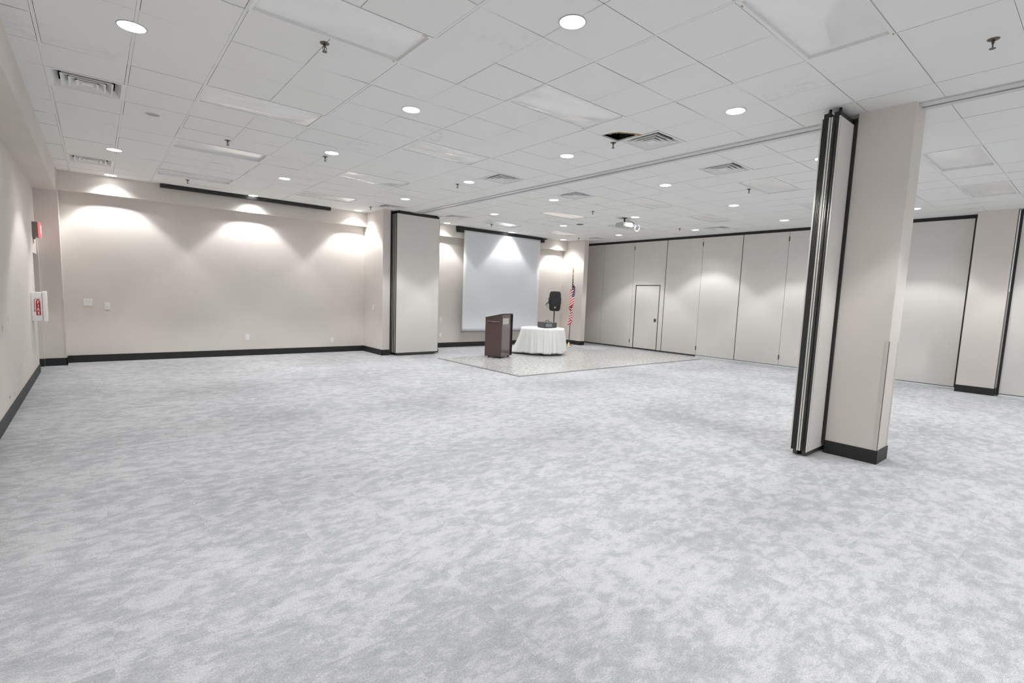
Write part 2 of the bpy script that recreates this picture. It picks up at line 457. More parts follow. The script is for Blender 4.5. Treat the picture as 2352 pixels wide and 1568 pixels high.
bx(d, -1.8, -1.7, Y0, 13.1, CZ, CZ + 0.42); bx(d, 15.1, 15.2, Y0, 13.1, CZ, CZ + 0.42); bx(d, -1.8, 15.2, Y0 - 0.1, Y0, CZ, CZ + 0.42)
mk('plenum_deck', d, M_deck, ceiling)
te = nb()
random.seed(3)
for k in range(3, 9):
    (ax, ay), (bx_, by_) = poly[k - 1], poly[k]
    for s in range(7):
        tt = s / 7
        px, py = gx(8) + (ax + (bx_ - ax) * tt) * G, gy(4) + (ay + (by_ - ay) * tt) * G
        q = random.uniform(0.004, 0.013)
        bx(te, px - q, px + q, py - q, py + q, CZ - random.uniform(0.001, 0.008), CZ + 0.013)
mk('torn_edge', te, M_torn, ceiling)
b = nb()
for (sx, sy, rx, ry) in ((gx(9) - 0.03, gy(4) + 0.28, 0.05, 0.035), (gx(9) - 0.05, gy(5) - 0.03, 0.04, 0.02)):
    v = [b.verts.new((sx + rx * math.cos(a) * random.uniform(0.6, 1), sy + ry * math.sin(a) * random.uniform(0.6, 1), CZ - 0.0035)) for a in [2 * PI * k / 14 for k in range(14)]]
    b.faces.new(v)
mk('torn_flap', b, M_torn, ceiling)

# partition track along the ceiling
b = nb()
bx(b, 6.225, 6.325, Y0, 11.9, CZ - 0.018, CZ + 0.03)
bx(b, 6.325, 6.365, Y0, 11.9, CZ - 0.004, CZ + 0.03, 1)
bx(b, 6.365, 6.445, Y0, 11.9, CZ - 0.018, CZ + 0.03)
struct('trim_2', b, [M_rail, M_blk], label='pale ceiling track of the folding partition crossing the whole room')

# supply vents
def vent(i, j, label):
    x, y = gx(i + .5), gy(j + .5)
    t = thing('ceiling_vent', label, 'vent', (x, y, CZ), 0, 'square louvred vents in the ceiling')
    h = G / 2 - 0.004
    fr = nb()
    for a, c, z0, z1 in ((h, h - 0.028, -0.005, 0.004),):
        bx(fr, -a, a, -a, -c, z0, z1); bx(fr, -a, a, c, a, z0, z1); bx(fr, -a, -c, -c, c, z0, z1); bx(fr, c, a, -c, c, z0, z1)
    # sloped inner throat
    a, c = h - 0.028, 0.226
    V0 = [fr.verts.new((sx * a, sy * a, -0.003)) for sx, sy in ((-1, -1), (1, -1), (1, 1), (-1, 1))]
    V1 = [fr.verts.new((sx * c, sy * c, 0.060)) for sx, sy in ((-1, -1), (1, -1), (1, 1), (-1, 1))]
    for k in range(4): fr.faces.new((V0[k], V0[(k + 1) % 4], V1[(k + 1) % 4], V1[k]))
    mk('frame', fr, M_white, t)
    for a in (0.208, 0.148, 0.088):
        lv = nb()
        ring = []
        for (hh, z) in ((a, -0.004), (a - 0.014, -0.004), (a - 0.054, 0.046), (a - 0.048, 0.048), (a - 0.002, 0.0)):
            ring.append([lv.verts.new((sx * hh, sy * hh, z)) for sx, sy in ((-1, -1), (1, -1), (1, 1), (-1, 1))])
        for p_, q_ in zip(ring, ring[1:] + ring[:1]):
            for k in range(4): lv.faces.new((p_[k], p_[(k + 1) % 4], q_[(k + 1) % 4], q_[k]))
        mk('louvre', lv, M_white, t)
    b = nb(); bx(b, -0.045, 0.045, -0.045, 0.045, -0.004, 0.0)
    mk('center_plate', b, M_white, t)
    b = nb(); bx(b, -h + 0.01, h - 0.01, -h + 0.01, h - 0.01, 0.12, 0.125)
    for s in (-1, 1):
        bx(b, s * (h - 0.012) - 0.002, s * (h - 0.012) + 0.002, -h, h, 0.004, 0.12)
        bx(b, -h, h, s * (h - 0.012) - 0.002, s * (h - 0.012) + 0.002, 0.004, 0.12)
    mk('duct_box', b, M_deck, t)
VL = {(0, 9): 'square white louvred vent nearest the camera by the left wall', (0, 16): 'square white louvred vent in the far left ceiling corner',
      (9, 4): 'square white louvred vent next to the broken ceiling tile', (9, 9): 'square white louvred vent left of the ceiling track, mid room',
      (9, 16): 'square white louvred vent just above the far folded partition stack', (12, 4): 'square white louvred vent right of the track, beside the near folded stack',
      (12, 9): 'square white louvred vent right of the track, mid room', (12, 16): 'square white louvred vent right of the far folded partition stack',
      (21, 9): 'square white louvred vent close to the closed partition, above its middle', (21, 16): 'square white louvred vent in the far right ceiling corner above the flag'}
for v in VENTS: vent(*v, VL[v])

# unlit lensed troffers, their lenses sagging
RECESS = {(2, 12): .035, (2, 16): .03, (2, 4): .02, (6, 0): .02, (14, 0): .03, (18, 0): .03, (14, 4): .02, (18, 8): .02}
def troffer(i, j, label, seed, sag):
    base = RECESS.get((i, j), 0.008)
    rnd = random.Random(seed)
    x0, y0 = gx(i), gy(j)
    t = thing('ceiling_troffer', label, 'ceiling light', (x0 + G, y0 + G / 2, CZ), 0, 'unlit rectangular troffers with aged lenses')
    A, B = G - 0.004, G / 2 - 0.004
    fr = nb(); w_ = 0.026
    for z0, z1, a, b_, ww in ((-0.004, 0.006, A, B, w_),):
        bx(fr, -a, a, -b_, -b_ + ww, z0, z1); bx(fr, -a, a, b_ - ww, b_, z0, z1)
        bx(fr, -a, -a + ww, -b_ + ww, b_ - ww, z0, z1); bx(fr, a - ww, a, -b_ + ww, b_ - ww, z0, z1)
    for s in (-1, 1):
        bx(fr, -A + w_, A - w_, s * (B - w_) - 0.002, s * (B - w_) + 0.002, 0.006, 0.05)
        bx(fr, s * (A - w_) - 0.002, s * (A - w_) + 0.002, -B + w_, B - w_, 0.006, 0.05)
    mk('frame', fr, M_white, t)
    ln = nb(); NX, NY = 40, 20
    a, c = A - w_ + 0.002, B - w_ + 0.002
    ph = [rnd.uniform(0, 6.28) for _ in range(6)]
    k1, k2 = rnd.uniform(0.5, 1.0), rnd.uniform(0.4, 0.8)
    G_ = []
    for jy in range(NY + 1):
        row = []
        for ix in range(NX + 1):
            uu, vv = ix / NX, jy / NY
            e = math.sin(PI * uu) ** 0.6 * math.sin(PI * vv) ** 0.6
            wv = 0.55 + 0.45 * math.sin(2 * PI * (k1 * uu + 0.6 * vv) + ph[0]) * math.cos(2 * PI * k2 * vv + ph[1]) + 0.12 * math.sin(2 * PI * (1.3 * uu - .6 * vv) + ph[2])
            z = base - sag * e * wv
            row.append(ln.verts.new((-a + 2 * a * uu, -c + 2 * c * vv, z)))
        G_.append(row)
    for jy in range(NY):
        for ix in range(NX):
            fc = ln.faces.new((G_[jy][ix], G_[jy + 1][ix], G_[jy + 1][ix + 1], G_[jy][ix + 1])); fc.smooth = True
    mk('lens', ln, M_lens, t)
    for _ in range(3 if j <= 4 and i < 10 else 0):
        rs = nb(); q = rnd.choice((-1, 1)); xx = q * rnd.uniform(A * 0.86, A - 0.01); yy = rnd.choice((-1, 1)) * (B - 0.012)
        bx(rs, xx - 0.012, xx + 0.012, yy - 0.004, yy + 0.004, -0.0055, -0.003); mk('rust_spot', rs, M_rust, t)
TL = {(2, 4): 'unlit rectangular troffer cut by the top edge, left of centre', (6, 0): 'unlit rectangular troffer cut by the top edge, right of centre',
      (2, 8): 'unlit troffer with a bulging lens behind the top left troffer', (2, 12): 'unlit troffer with a flat bright lens, second from the far wall in the left run',
      (2, 16): 'unlit troffer closest to the long black screen case', (6, 4): 'unlit troffer with a crumpled lens left of the broken tile',
      (6, 8): 'unlit troffer with a wavy lens in the middle of the ceiling', (6, 12): 'unlit troffer with a half lifted bright lens, mid left',
      (6, 16): 'unlit troffer nearest the back wall left of the far folded stack', (14, 4): 'unlit troffer right of the track beside the near folded stack',
      (14, 12): 'unlit troffer between the white projector and the far folded stack', (14, 16): 'unlit troffer just above the hanging projector screen',
      (14, 0): 'large unlit troffer seen right of the column, nearer one', (18, 0): 'unlit troffer seen right of the column, farther one',
      (18, 8): 'unlit troffer right of the white projector', (18, 4): 'unlit troffer half hidden behind the near folded stack',
      (18, 16): 'unlit troffer right of the screen near the far corner', (18, 12): 'unlit troffer beyond the white projector',
      (14, 8): 'unlit troffer on the middle of the ceiling right of the track'}
SAG = {(2, 8): 0.045, (6, 4): 0.05, (6, 8): 0.055, (6, 12): 0.06, (2, 12): 0.004, (2, 16): 0.006, (2, 4): 0.012, (6, 0): 0.012, (14, 12): 0.018, (6, 16): 0.014, (18, 16): 0.03}
for k, v in enumerate(TROFF): troffer(*v, TL[v], 10 + k, SAG.get(v, 0.006))

# downlights
def make_downlight():
    t = thing('downlight', '', 'ceiling light', (0, 0, CZ))
    b = nb(); lathe(b, [(0.0935, -0.004), (0.097, -0.006), (0.1005, -0.004), (0.1005, 0.001)], n=40)
    mk('trim_ring', b, M_ring, t)
    b = nb(); v = [b.verts.new((0.094 * math.cos(2 * PI * k / 32), 0.094 * math.sin(2 * PI * k / 32), -0.004)) for k in range(32)]; b.faces.new(v)
    mk('lens', b, M_lampw, t)
    ld = bpy.data.lights.new('downlight_beam', 'SPOT')
    ld.energy = SPOT_W; ld.spot_size = math.radians(2 * SPOT_HALF); ld.spot_blend = 0.30; ld.shadow_soft_size = 0.08
    ld.color = (1.0, 1.0, 1.0)
    # batwing distribution of a recessed reflector: more light sideways than straight down
    ld.use_nodes = True; nt = ld.node_tree
    em = [n for n in nt.nodes if n.type == 'EMISSION'][0]
    tcn = nt.nodes.new('ShaderNodeTexCoord'); sx = nt.nodes.new('ShaderNodeSeparateXYZ'); ab = nt.nodes.new('ShaderNodeMath'); ab.operation = 'ABSOLUTE'
    mr = nt.nodes.new('ShaderNodeMapRange'); mr.inputs['From Min'].default_value = 0.66; mr.inputs['From Max'].default_value = 1.0; mr.inputs['To Min'].default_value = 2.2; mr.inputs['To Max'].default_value = 0.45
    nt.links.new(tcn.outputs['Normal'], sx.inputs[0]); nt.links.new(sx.outputs['Z'], ab.inputs[0]); nt.links.new(ab.outputs[0], mr.inputs['Value']); nt.links.new(mr.outputs[0], em.inputs['Strength'])
    lo = bpy.data.objects.new('downlight_beam', ld); C.objects.link(lo); lo.parent = t; lo.location = (0, 0, -0.012)
    ld = bpy.data.lights.new('downlight_spill', 'SPOT')
    ld.energy = SPILL_W; ld.spot_size = math.radians(2 * SPILL_HALF); ld.spot_blend = 0.6; ld.shadow_soft_size = 0.05
    lo = bpy.data.objects.new('downlight_spill', ld); C.objects.link(lo); lo.parent = t; lo.location = (0, 0, -0.012)
    return t
proto = make_downlight()
first = [True]
def downlight(x, y, label, group):
    t = proto if first[0] else copy_tree(proto)
    first[0] = False
    t.location = (x, y, CZ); t['label'] = label; t['group'] = group
    return t
XS = {1: 0.30, 5: 2.768, 9: 5.228, 13: 7.66, 17: 10.08, 21: 12.50}
YS = {18: 12.49, 14: 10.085, 10: 7.665, 6: 5.225, 2: 2.775, -2: 0.34, -6: -2.09}
NAME_R = {18: 'row against the back wall', 14: 'second row from the back wall', 10: 'third row from the back wall',
          6: 'fourth row from the back wall', 2: 'row nearest the camera'}
NAME_C = {1: 'by the left wall', 5: 'second from the left', 9: 'last before the ceiling track', 13: 'first past the track',
          17: 'second past the track', 21: 'by the right partition'}
for ci, x in XS.items():
    for rj, y in YS.items():
        if (ci, rj) == (1, 10): continue
        xx, yy = x, y
        if (ci, rj) == (13, 10): xx = 7.35
        if (ci, rj) == (21, 10): xx = 12.78
        if (ci, rj) == (9, 18): xx, yy = 5.16, 12.47
        if (ci, rj) == (13, 18): xx, yy = 7.77, 12.44
        if (ci, rj) == (21, 18): xx, yy = 12.46, 12.44
        if (ci, rj) == (17, 18): xx, yy = 10.16, 12.46
        if rj in (-2, -6) or (ci, rj) in ((1, 2), (13, 2), (17, 2)):
            downlight(xx, yy, 'lit round downlight outside the picture', 'downlights out of view')
        else:
            downlight(xx, yy, 'lit round downlight %s, %s' % (NAME_C[ci], NAME_R[rj]), 'lit round recessed downlights')
# dead downlight
t = thing('downlight', 'unlit round downlight with a dark reflector between the two left vents', 'ceiling light', (0.609, 7.649, CZ))
b = nb(); lathe(b, [(0.070, -0.002), (0.078, -0.006), (0.084, -0.003), (0.084, 0.001)], n=32)
mk('trim_ring', b, M_white, t)
b = nb(); lathe(b, [(0.071, -0.002), (0.066, -0.0005), (0.03, 0.0)], n=32)
v = [b.verts.new((0.071 * math.cos(2 * PI * k / 32), 0.071 * math.sin(2 * PI * k / 32), -0.0021)) for k in range(32)]; b.faces.new(v)
mk('reflector', b, mat('dull_reflector', (.34, .34, .33), .35, metal=.5), t)
# round dark speaker opening
t = thing('ceiling_speaker', 'small round dark opening in the ceiling left of the projector', 'ceiling speaker', (10.161, 9.542, CZ))
b = nb(); lathe(b, [(0.085, -0.002), (0.092, -0.006), (0.10, -0.001)], n=28); mk('rim', b, M_dirt, t)
b = nb(); v = [b.verts.new((0.086 * math.cos(2 * PI * k / 28), 0.086 * math.sin(2 * PI * k / 28), -0.003)) for k in range(28)]; b.faces.new(v)
mk('opening', b, M_deck, t)

# sprinklers
def make_sprinkler():
    t = thing('sprinkler', '', 'sprinkler', (0, 0, CZ))
    b = nb(); lathe(b, [(0.0, -0.012), (0.018, -0.012), (0.034, -0.006), (0.038, 0.0)], n=20); mk('escutcheon', b, M_spk, t)
    b = nb(); cyl(b, (0, 0, -0.008), (0, 0, -0.032), 0.011, 0.009, 10)
    for s in (-1, 1):
        tube(b, [(s * 0.010, 0, -0.028), (s * 0.017, 0, -0.042), (s * 0.010, 0, -0.058), (0, 0, -0.066)], 0.003, 6)
    cyl(b, (0, 0, -0.03), (0, 0, -0.062), 0.0035, None, 8)
    mk('frame', b, M_spk, t)
    b = nb(); cyl(b, (0, 0, -0.066), (0, 0, -0.069), 0.020, None, 16); mk('deflector', b, M_spk, t)
    return t
sp = make_sprinkler()
SPR = [((1.531, 4.40), 'tarnished sprinkler head beside the troffer cut by the top edge'), ((1.493, 8.15), 'sprinkler head behind the flat bright troffer, left side'),
       ((5.20, 4.37), 'sprinkler head below the broken tile'), ((2.77, 7.95), 'sprinkler head beside a downlight, left of centre'),
       ((1.45, 11.75), 'sprinkler head above the long black screen case'), ((5.19, 7.98), 'sprinkler head left of the ceiling track, mid room'),
       ((5.155, 11.70), 'sprinkler head left of the far folded stack'), ((8.838, 4.33), 'sprinkler head right of the track near the near folded stack'),
       ((8.856, 7.93), 'sprinkler head between the projector and the track'), ((8.72, 11.6), 'sprinkler head just above the hanging screen'),
       ((12.30, 7.85), 'sprinkler head near the closed partition above the pass door'), ((12.38, 11.65), 'sprinkler head in the far right corner above the flag'),
       ((5.169, 0.80), 'sprinkler head with a loose dark plate at the top right corner')]
for k, ((x, y), lb) in enumerate(SPR):
    t = sp if k == 0 else copy_tree(sp)
    t.location = (x, y, CZ); t['label'] = lb; t['group'] = 'pendant sprinkler heads'

# ------------------------------------------------------------------ folding partitions
PT, PW = 0.085, 1.2
def panel(x0, x1, y0, y1, z0, z1, axis, label, group, door=False, hinge=(), edges=True, seal_side=0, blackside=None, rawtop=False):
    """one partition leaf; axis='y' runs along y (closed wall), axis='x' runs along x (folded stack)"""
    t = thing('partition_panel', label, 'partition panel', ((x0 + x1) / 2, (y0 + y1) / 2, 0), 0, group)
    ox, oy = (x0 + x1) / 2, (y0 + y1) / 2
    def B(bm, a, b_, c, d_, e, f_, mi=0): bx(bm, a - ox, b_ - ox, c - oy, d_ - oy, e, f_, mi)
    s = nb()
    if axis == 'y':
        if door:
            dy0, dy1, dz = 9.42, 10.37, 2.14
            B(s, x0, x1, y0 + .004, dy0, z0, z1); B(s, x0, x1, dy1, y1 - .004, z0, z1); B(s, x0, x1, dy0, dy1, dz, z1)
        else: B(s, x0, x1, y0 + .004, y1 - .004, z0, z1)
        mk('panel_skin', s, M_panel, t)
        s = nb(); B(s, x0 + .01, x1, y0 - .004, y0 + .006, z0, z1)
        mk('edge_trim', s, M_blk if blackside else M_olive, t)
        if blackside:
            s = nb(); B(s, x0 - .004, x0 + .01, y0 - .004, y0 + .011, z0, z1); mk('edge_seal', s, M_blk, t)
        s = nb(); B(s, x0 + .006, x1 - .01, y0, y1, z1, CZ - 0.055); mk('top_seal', s, M_blk, t)
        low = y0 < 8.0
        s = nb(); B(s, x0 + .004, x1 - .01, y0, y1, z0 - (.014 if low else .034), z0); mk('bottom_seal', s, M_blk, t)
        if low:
            s = nb(); B(s, x0 + .001, x0 + .02, y0, y1, .002, z0 - .014); mk('light_gap_strip', s, M_gap, t)  # added pale strip, light from the next room painted into its colour
        if abs(y0 - 2.01) < .01:
            s = nb(); B(s, x0 - .004, x0 + .01, y0 + .032, y0 + .056, z0, z1); mk('edge_seal', s, M_blk, t)
        for (hy, hz) in hinge:
            s = nb(); B(s, x0 - .008, x0, hy - .014, hy + .014, hz - .06, hz + .06); mk('hinge', s, M_olive, t)
        if door:
            dd = nb(); B(dd, x0 + .002, x1 - .01, dy0 + .028, dy1 - .028, z0 + .005, dz - .028)
            dr = mk('pass_door', dd, M_panel, t)
            dr['label'] = 'pass door leaf'
            fr = nb(); B(fr, x0 - .003, x1, dy0, dy0 + .026, z0, dz); B(fr, x0 - .003, x1, dy1 - .026, dy1, z0, dz); B(fr, x0 - .003, x1, dy0, dy1, dz - .026, dz)
            mk('door_frame', fr, M_olive, t)
            lk = nb(); B(lk, x0 - .004, x0 + .004, 9.485, 9.595, .945, 1.065)
            lo = mk('latch_plate', lk, M_alum, dr)
            lk = nb(); B(lk, x0 - .006, x0 - .003, 9.515, 9.565, .965, 1.045); mk('latch_pull', lk, M_blk, dr)
    else:
        s = nb()
        B(s, x0 + .012, x1 - .012, y0, y0 + .016, z0, z1); B(s, x0 + .012, x1 - .012, y1 - .016, y1, z0, z1)
        B(s, x0 + .03, x1 - .03, y0 + .016, y1 - .016, z0, z1)
        mk('panel_skin', s, M_panel, t)
        for q, xe in ((-1, x0), (1, x1)):
            s = nb()
            for (a, b_) in ((y0, y0 + .013), (y1 - .013, y1)):
                B(s, min(xe, xe - q * .014), max(xe, xe - q * .014), a, b_, z0 - .004, z1 + .004)
            mk('edge_trim', s, M_etrim, t)
            s = nb(); ym = (y0 + y1) / 2; wd = PT - .030
            if seal_side == 1:   # two round bulb gaskets
                for yy in (ym - wd * .27, ym + wd * .27):
                    cyl(s, (xe - q * .010 - ox, yy - oy, z0), (xe - q * .010 - ox, yy - oy, z1), wd * .23, None, 14)
            else:                # ribbed gasket
                B(s, min(xe - q * .008, xe - q * .03), max(xe - q * .008, xe - q * .03), y0 + .012, y1 - .012, z0, z1)
                for k in range(4):
                    yy = y0 + .012 + (k + .5) * (PT - .024) / 4
                    cyl(s, (xe - q * .008 - ox, yy - oy, z0), (xe - q * .008 - ox, yy - oy, z1), .006, None, 8)
            mk('edge_gasket', s, M_gask, t)
        s = nb(); B(s, x0 + .03, x1 - .02, y0 + .012, y1 - .012, z1, z1 + .055)
        mk('top_seal', s, M_blk, t)
        s = nb(); B(s, x0 + .05, x1 - .04, y0 + .018, y1 - .018, z0 - .055, z0); mk('bottom_seal', s, M_olive, t)
        s = nb(); B(s, x0 + .055, x1 - .045, y0 + .010, y1 - .010, z0 - .014, z0); mk('bottom_rail', s, M_blk, t)
        s = nb()
        for xx in (x0 + .1, x1 - .1):
            cyl(s, (xx - ox, (y0 + y1) / 2 - oy, z1 + .055), (xx - ox, (y0 + y1) / 2 - oy, CZ), .014, None, 10)
            cyl(s, (xx - ox - .03, (y0 + y1) / 2 - oy, z1 + .06), (xx - ox + .03, (y0 + y1) / 2 - oy, z1 + .06), .018, None, 10)
        mk('trolley', s, M_blk, t)
    return t

ZB, ZT = 0.062, 3.50
NEAR = 'leaves of the near folded partition stack'
panel(5.765, 6.965, 1.962, 2.045, ZB, ZT, 'x', 'tall beige partition leaf at the front of the near folded stack', NEAR, seal_side=1)
panel(5.765, 6.965, 2.054, 2.137, ZB, ZT, 'x', 'tall beige partition leaf at the back of the near folded stack, ribbed edge', NEAR)
# wall jamb bumper between near stack and column
b = nb(); bx(b, 6.150, 6.172, 1.932, 1.960, 0.10, 3.55); struct('trim_3', b, M_blk, label='black bumper strip between the column and the near folded stack')
FAR = 'leaves of the far folded partition stack'
FL = ['front leaf of the far folded stack with its broad beige face showing', 'second leaf of the far folded stack, only its edge showing',
      'third leaf of the far folded stack, only its edge showing', 'rearmost leaf of the far folded stack beside the pilaster']
for k in range(4):
    y = 11.54 + k * 0.092
    panel(5.775, 6.995, y, y + 0.083, ZB + .01, ZT + 0.03, 'x', 'beige partition leaf, ' + FL[k], FAR)
b = nb(); bx(b, 5.715, 5.765, 11.80, 11.99, 0.05, CZ - 0.02); struct('trim_4', b, M_blk, label='black bumper strip beside the far folded stack')
b = nb(); bx(b, 6.99, 7.03, 11.57, 11.61, 0.03, 0.14); bx(b, 7.03, 7.07, 11.585, 11.595, 0.08, 0.09)
tag(mk('floor_latch', b, M_blk), 'small black floor bolt at the bottom of the far folded stack', 'latch')

CLOSED = 'leaves of the closed partition along the right side'
js = [2.01, 3.215, 4.42, 5.635, 6.84, 8.04, 9.25, 10.50, 11.79, 12.63]
hg = {5.635, 8.04, 10.50}
CLAB = {2.01: 'closed beige partition leaf seen right of the column, beside the far pilaster', 3.215: 'closed beige partition leaf hidden mostly behind the column',
        4.42: 'closed beige partition leaf beside the near folded stack, partly hidden', 5.635: 'closed beige partition leaf, third to the right of the pass door leaf and next to the near stack side',
        6.84: 'closed beige partition leaf two to the right of the pass door leaf', 8.04: 'closed beige partition leaf directly right of the pass door leaf',
        9.25: 'closed beige partition leaf with the small pass door and latch', 10.50: 'closed beige partition leaf directly left of the pass door leaf',
        11.79: 'narrow shaded beige partition leaf in the far right corner'}
CLAB[4.42] = 'closed beige partition leaf just left of the near folded stack, partly hidden by it'
CLAB[5.635] = 'closed beige partition leaf, full width, third to the right of the pass door leaf'
for y0, y1 in zip(js, js[1:]):
    hs = []
    if y0 in hg: hs += [(y0, 3.35), (y0, 0.26)]
    panel(XR, XR + 0.1, y0, y1, 0.050, 3.535, 'y', CLAB[y0], CLOSED, door=(y0 == 9.25), hinge=hs, blackside=(y0 in (2.01, 9.25, 6.84)))
b = nb(); bx(b, XR - .015, XR + .12, 2.0, 12.89, CZ - 0.055, CZ - 0.001); struct('trim_5', b, M_blk, label='black head track of the closed right partition')
RGT = 'leaves of the closed partition at the right edge'
X2 = 13.62
for k, (y1, y0) in enumerate(((1.36, .15), (.15, -1.06), (-1.06, -2.27), (-2.27, -3.48), (-3.48, -4.7))):
    panel(X2, X2 + .1, y0, y1, 0.055, 3.535, 'y', 'closed beige partition leaf at the right edge of the photo' if k == 0 else 'closed beige partition leaf out of view beyond the right edge', RGT)
b = nb(); bx(b, X2 - .015, X2 + .12, Y0, 1.36, CZ - 0.055, CZ - 0.001); struct('trim_6', b, M_blk, label='black head track of the partition at the right edge')
b = nb(); bx(b, X2 - .014, X2 + .1, 1.345, 1.384, 0.02, CZ - 0.02); struct('trim_7', b, M_blk, label='black edge seal of the partition at the right edge')
b = nb(); bx(b, X2 - .03, X2 - .015, 1.385, 1.402, 2.04, CZ - 0.03)
bx(b, X2 - .045, X2 - .015, 1.387, 1.40, 3.02, 3.14)
o = tag(mk('edge_bar', b, mat('pale_metal_bar', (.85, .88, .9), .3)), 'polished metal bar on the upper gap beside the right pilaster', 'metal bar')

# ------------------------------------------------------------------ projector screens
t = thing('projector_screen', 'retracted projector screen in a long black case under the left bulkhead', 'projector screen', (2.8, 12.62, 3.56))
b = nb(); bx(b, -1.72, 1.72, -0.05, 0.045, -0.028, 0.042); mk('case', b, M_blk, t, 0.006)
b = nb(); bx(b, -1.55, -1.50, 0.045, 0.09, -0.02, 0.035); bx(b, 1.45, 1.50, 0.045, 0.09, -0.02, 0.035); mk('bracket', b, M_olive, t)
t = thing('projector_screen', 'lowered white projector screen hanging behind the lectern', 'projector screen', (10.05, 12.665, 0))
b = nb(); bx(b, -1.80, 1.60, -0.045, 0.04, 3.515, 3.597); bx(b, 1.6, 1.85, 0.0, 0.04, 3.565, 3.597); mk('case', b, M_blk, t)
b = nb(); bx(b, -1.79, -1.58, -0.05, 0.042, 3.44, 3.58); bx(b, 1.56, 1.70, -0.05, 0.042, 3.45, 3.58); mk('case_end', b, M_blk, t)
b = nb()
NXs, NZs = 24, 30; rows = []
for kz in range(NZs + 1):
    z = 0.50 + (3.55 - 0.50) * kz / NZs
    rows.append([b.verts.new((-1.55 + 3.08 * kx / NXs, -0.03 + 0.004 * math.sin(kx * 0.5 + z) * (1 - kz / NZs) , z)) for kx in range(NXs + 1)])
for kz in range(NZs):
    for kx in range(NXs):
        fc = b.faces.new((rows[kz][kx], rows[kz][kx + 1], rows[kz + 1][kx + 1], rows[kz + 1][kx])); fc.smooth = True
so = mk('fabric', b, M_screen, t); sd = so.modifiers.new('solid', 'SOLIDIFY'); sd.thickness = 0.002
b = nb(); cyl(b, (-1.58, -0.03, 0.485), (1.56, -0.03, 0.485), 0.016, None, 12); mk('weight_bar', b, mat('screen_bar', (0.18, 0.18, 0.19), 0.4), t)

# ------------------------------------------------------------------ wall plates
def plate(name, label, cat, x, z, w_, h_, kind, plane='back'):
    y = YB
    t = thing(name, label, cat, (x, y, z), 0) if plane == 'back' else thing(name, label, cat, (5.50, x, z), -PI / 2)
    b = nb(); bx(b, -w_ / 2, w_ / 2, -0.008, 0, -h_ / 2, h_ / 2); mk('plate', b, M_plate, t, 0.003)
    if kind == 'switch2':
        for s in (-1, 1):
            b = nb(); bx(b, s * w_ * .22 - .012, s * w_ * .22 + .012, -.011, -.008, -.03, .03); mk('rocker', b, M_white, t)
            b = nb(); bx(b, s * w_ * .22 - .012, s * w_ * .22 + .012, -.0115, -.0105, .014, .020); mk('rocker_shadow', b, M_slot, t)
    elif kind == 'switch':
        b = nb(); bx(b, -.013, .013, -.012, -.008, -.03, .03); mk('rocker', b, M_white, t)
        b = nb(); bx(b, -.009, .009, -.0125, -.0115, -.026, -.018); mk('indicator', b, M_slot, t)
    elif kind == 'outlet':
        for s in (-1, 1):
            b = nb(); cyl(b, (0, -.008, s * .026), (0, -.0105, s * .026), .017, None, 14); mk('socket', b, M_white, t)
            b = nb(); bx(b, -.007, -.004, -.0112, -.0104, s * .026 - .004, s * .026 + .006); bx(b, .004, .007, -.0112, -.0104, s * .026 - .004, s * .026 + .006); mk('slot', b, M_slot, t)
    return t
plate('light_switch', 'white two-gang switch plate at the left end of the back wall', 'light switch', -.133, 1.18, .135, .135, 'switch2')
plate('light_switch', 'white single switch plate right of the two-gang switch', 'light switch', .16, 1.112, .088, .135, 'switch')
plate('wall_plate', 'blank white wall plate low on the left bay of the back wall', 'wall plate', 2.68, .432, .088, .135, 'blank')
plate('power_outlet', 'white power outlet low on the back wall near the pilaster', 'power outlet', 4.65, .313, .07, .115, 'outlet')
plate('light_switch', 'white switch plate on the back wall right of the far folded stack', 'light switch', 7.90, .835, .085, .15, 'switch')
plate('power_outlet', 'white power outlet low beside the right edge of the far folded stack', 'power outlet', 7.90, .385, .075, .125, 'outlet')
plate('light_switch', 'narrow white plate on the side of the pilaster left of the far stack', 'light switch', 12.29, 1.20, .08, .13, 'blank', 'side')

# ------------------------------------------------------------------ left wall items
def text_mesh(name, body, size, mat_, parent, loc, rot, align='CENTER', ext=0.0006, sx=1.0):
    cu = bpy.data.curves.new(name, 'FONT'); cu.body = body; cu.size = size; cu.align_x = align; cu.align_y = 'CENTER'; cu.extrude = ext; cu.offset = size * 0.02
    o = bpy.data.objects.new(name, cu)
    me = bpy.data.meshes.new_from_object(o)
    bpy.data.objects.remove(o)
    o = bpy.data.objects.new(name, me); me.materials.append(mat_)
    C.objects.link(o); o.parent = parent; o.location = loc; o.rotation_euler = rot; o.scale = (sx, 1, 1)
    return o
# extinguisher cabinet: side face towards the room carries the FIRE mark
t = thing('extinguisher_cabinet', 'white fire extinguisher cabinet marked FIRE on the left wall', 'extinguisher cabinet', (XL, 10.98, 0))
b = nb(); bx(b, 0, 0.128, 0, 0.30, .93, 1.385); mk('cabinet_box', b, M_plate, t, .006)
b = nb(); bx(b, 0.131, 0.178, -0.008, 0.308, .915, 1.40); mk('cabinet_door', b, M_plate, t, .010)
FM = nb()
cx0 = 0.082
Q = .62                        # the mark is narrow for its height
prism(FM, [(cx0 - .043 * Q, 1.03), (cx0 - .036 * Q, 1.02), (cx0 + .036 * Q, 1.02), (cx0 + .043 * Q, 1.03), (cx0 + .043 * Q, 1.235), (cx0 + .030 * Q, 1.26), (cx0 - .030 * Q, 1.26), (cx0 - .043 * Q, 1.235)], 1, -.0025, -.0005)
bx(FM, cx0 - .012 * Q, cx0 + .012 * Q, -.0025, -.0005, 1.26, 1.272)
sg = mk('fire_symbol', FM, M_fire, t)
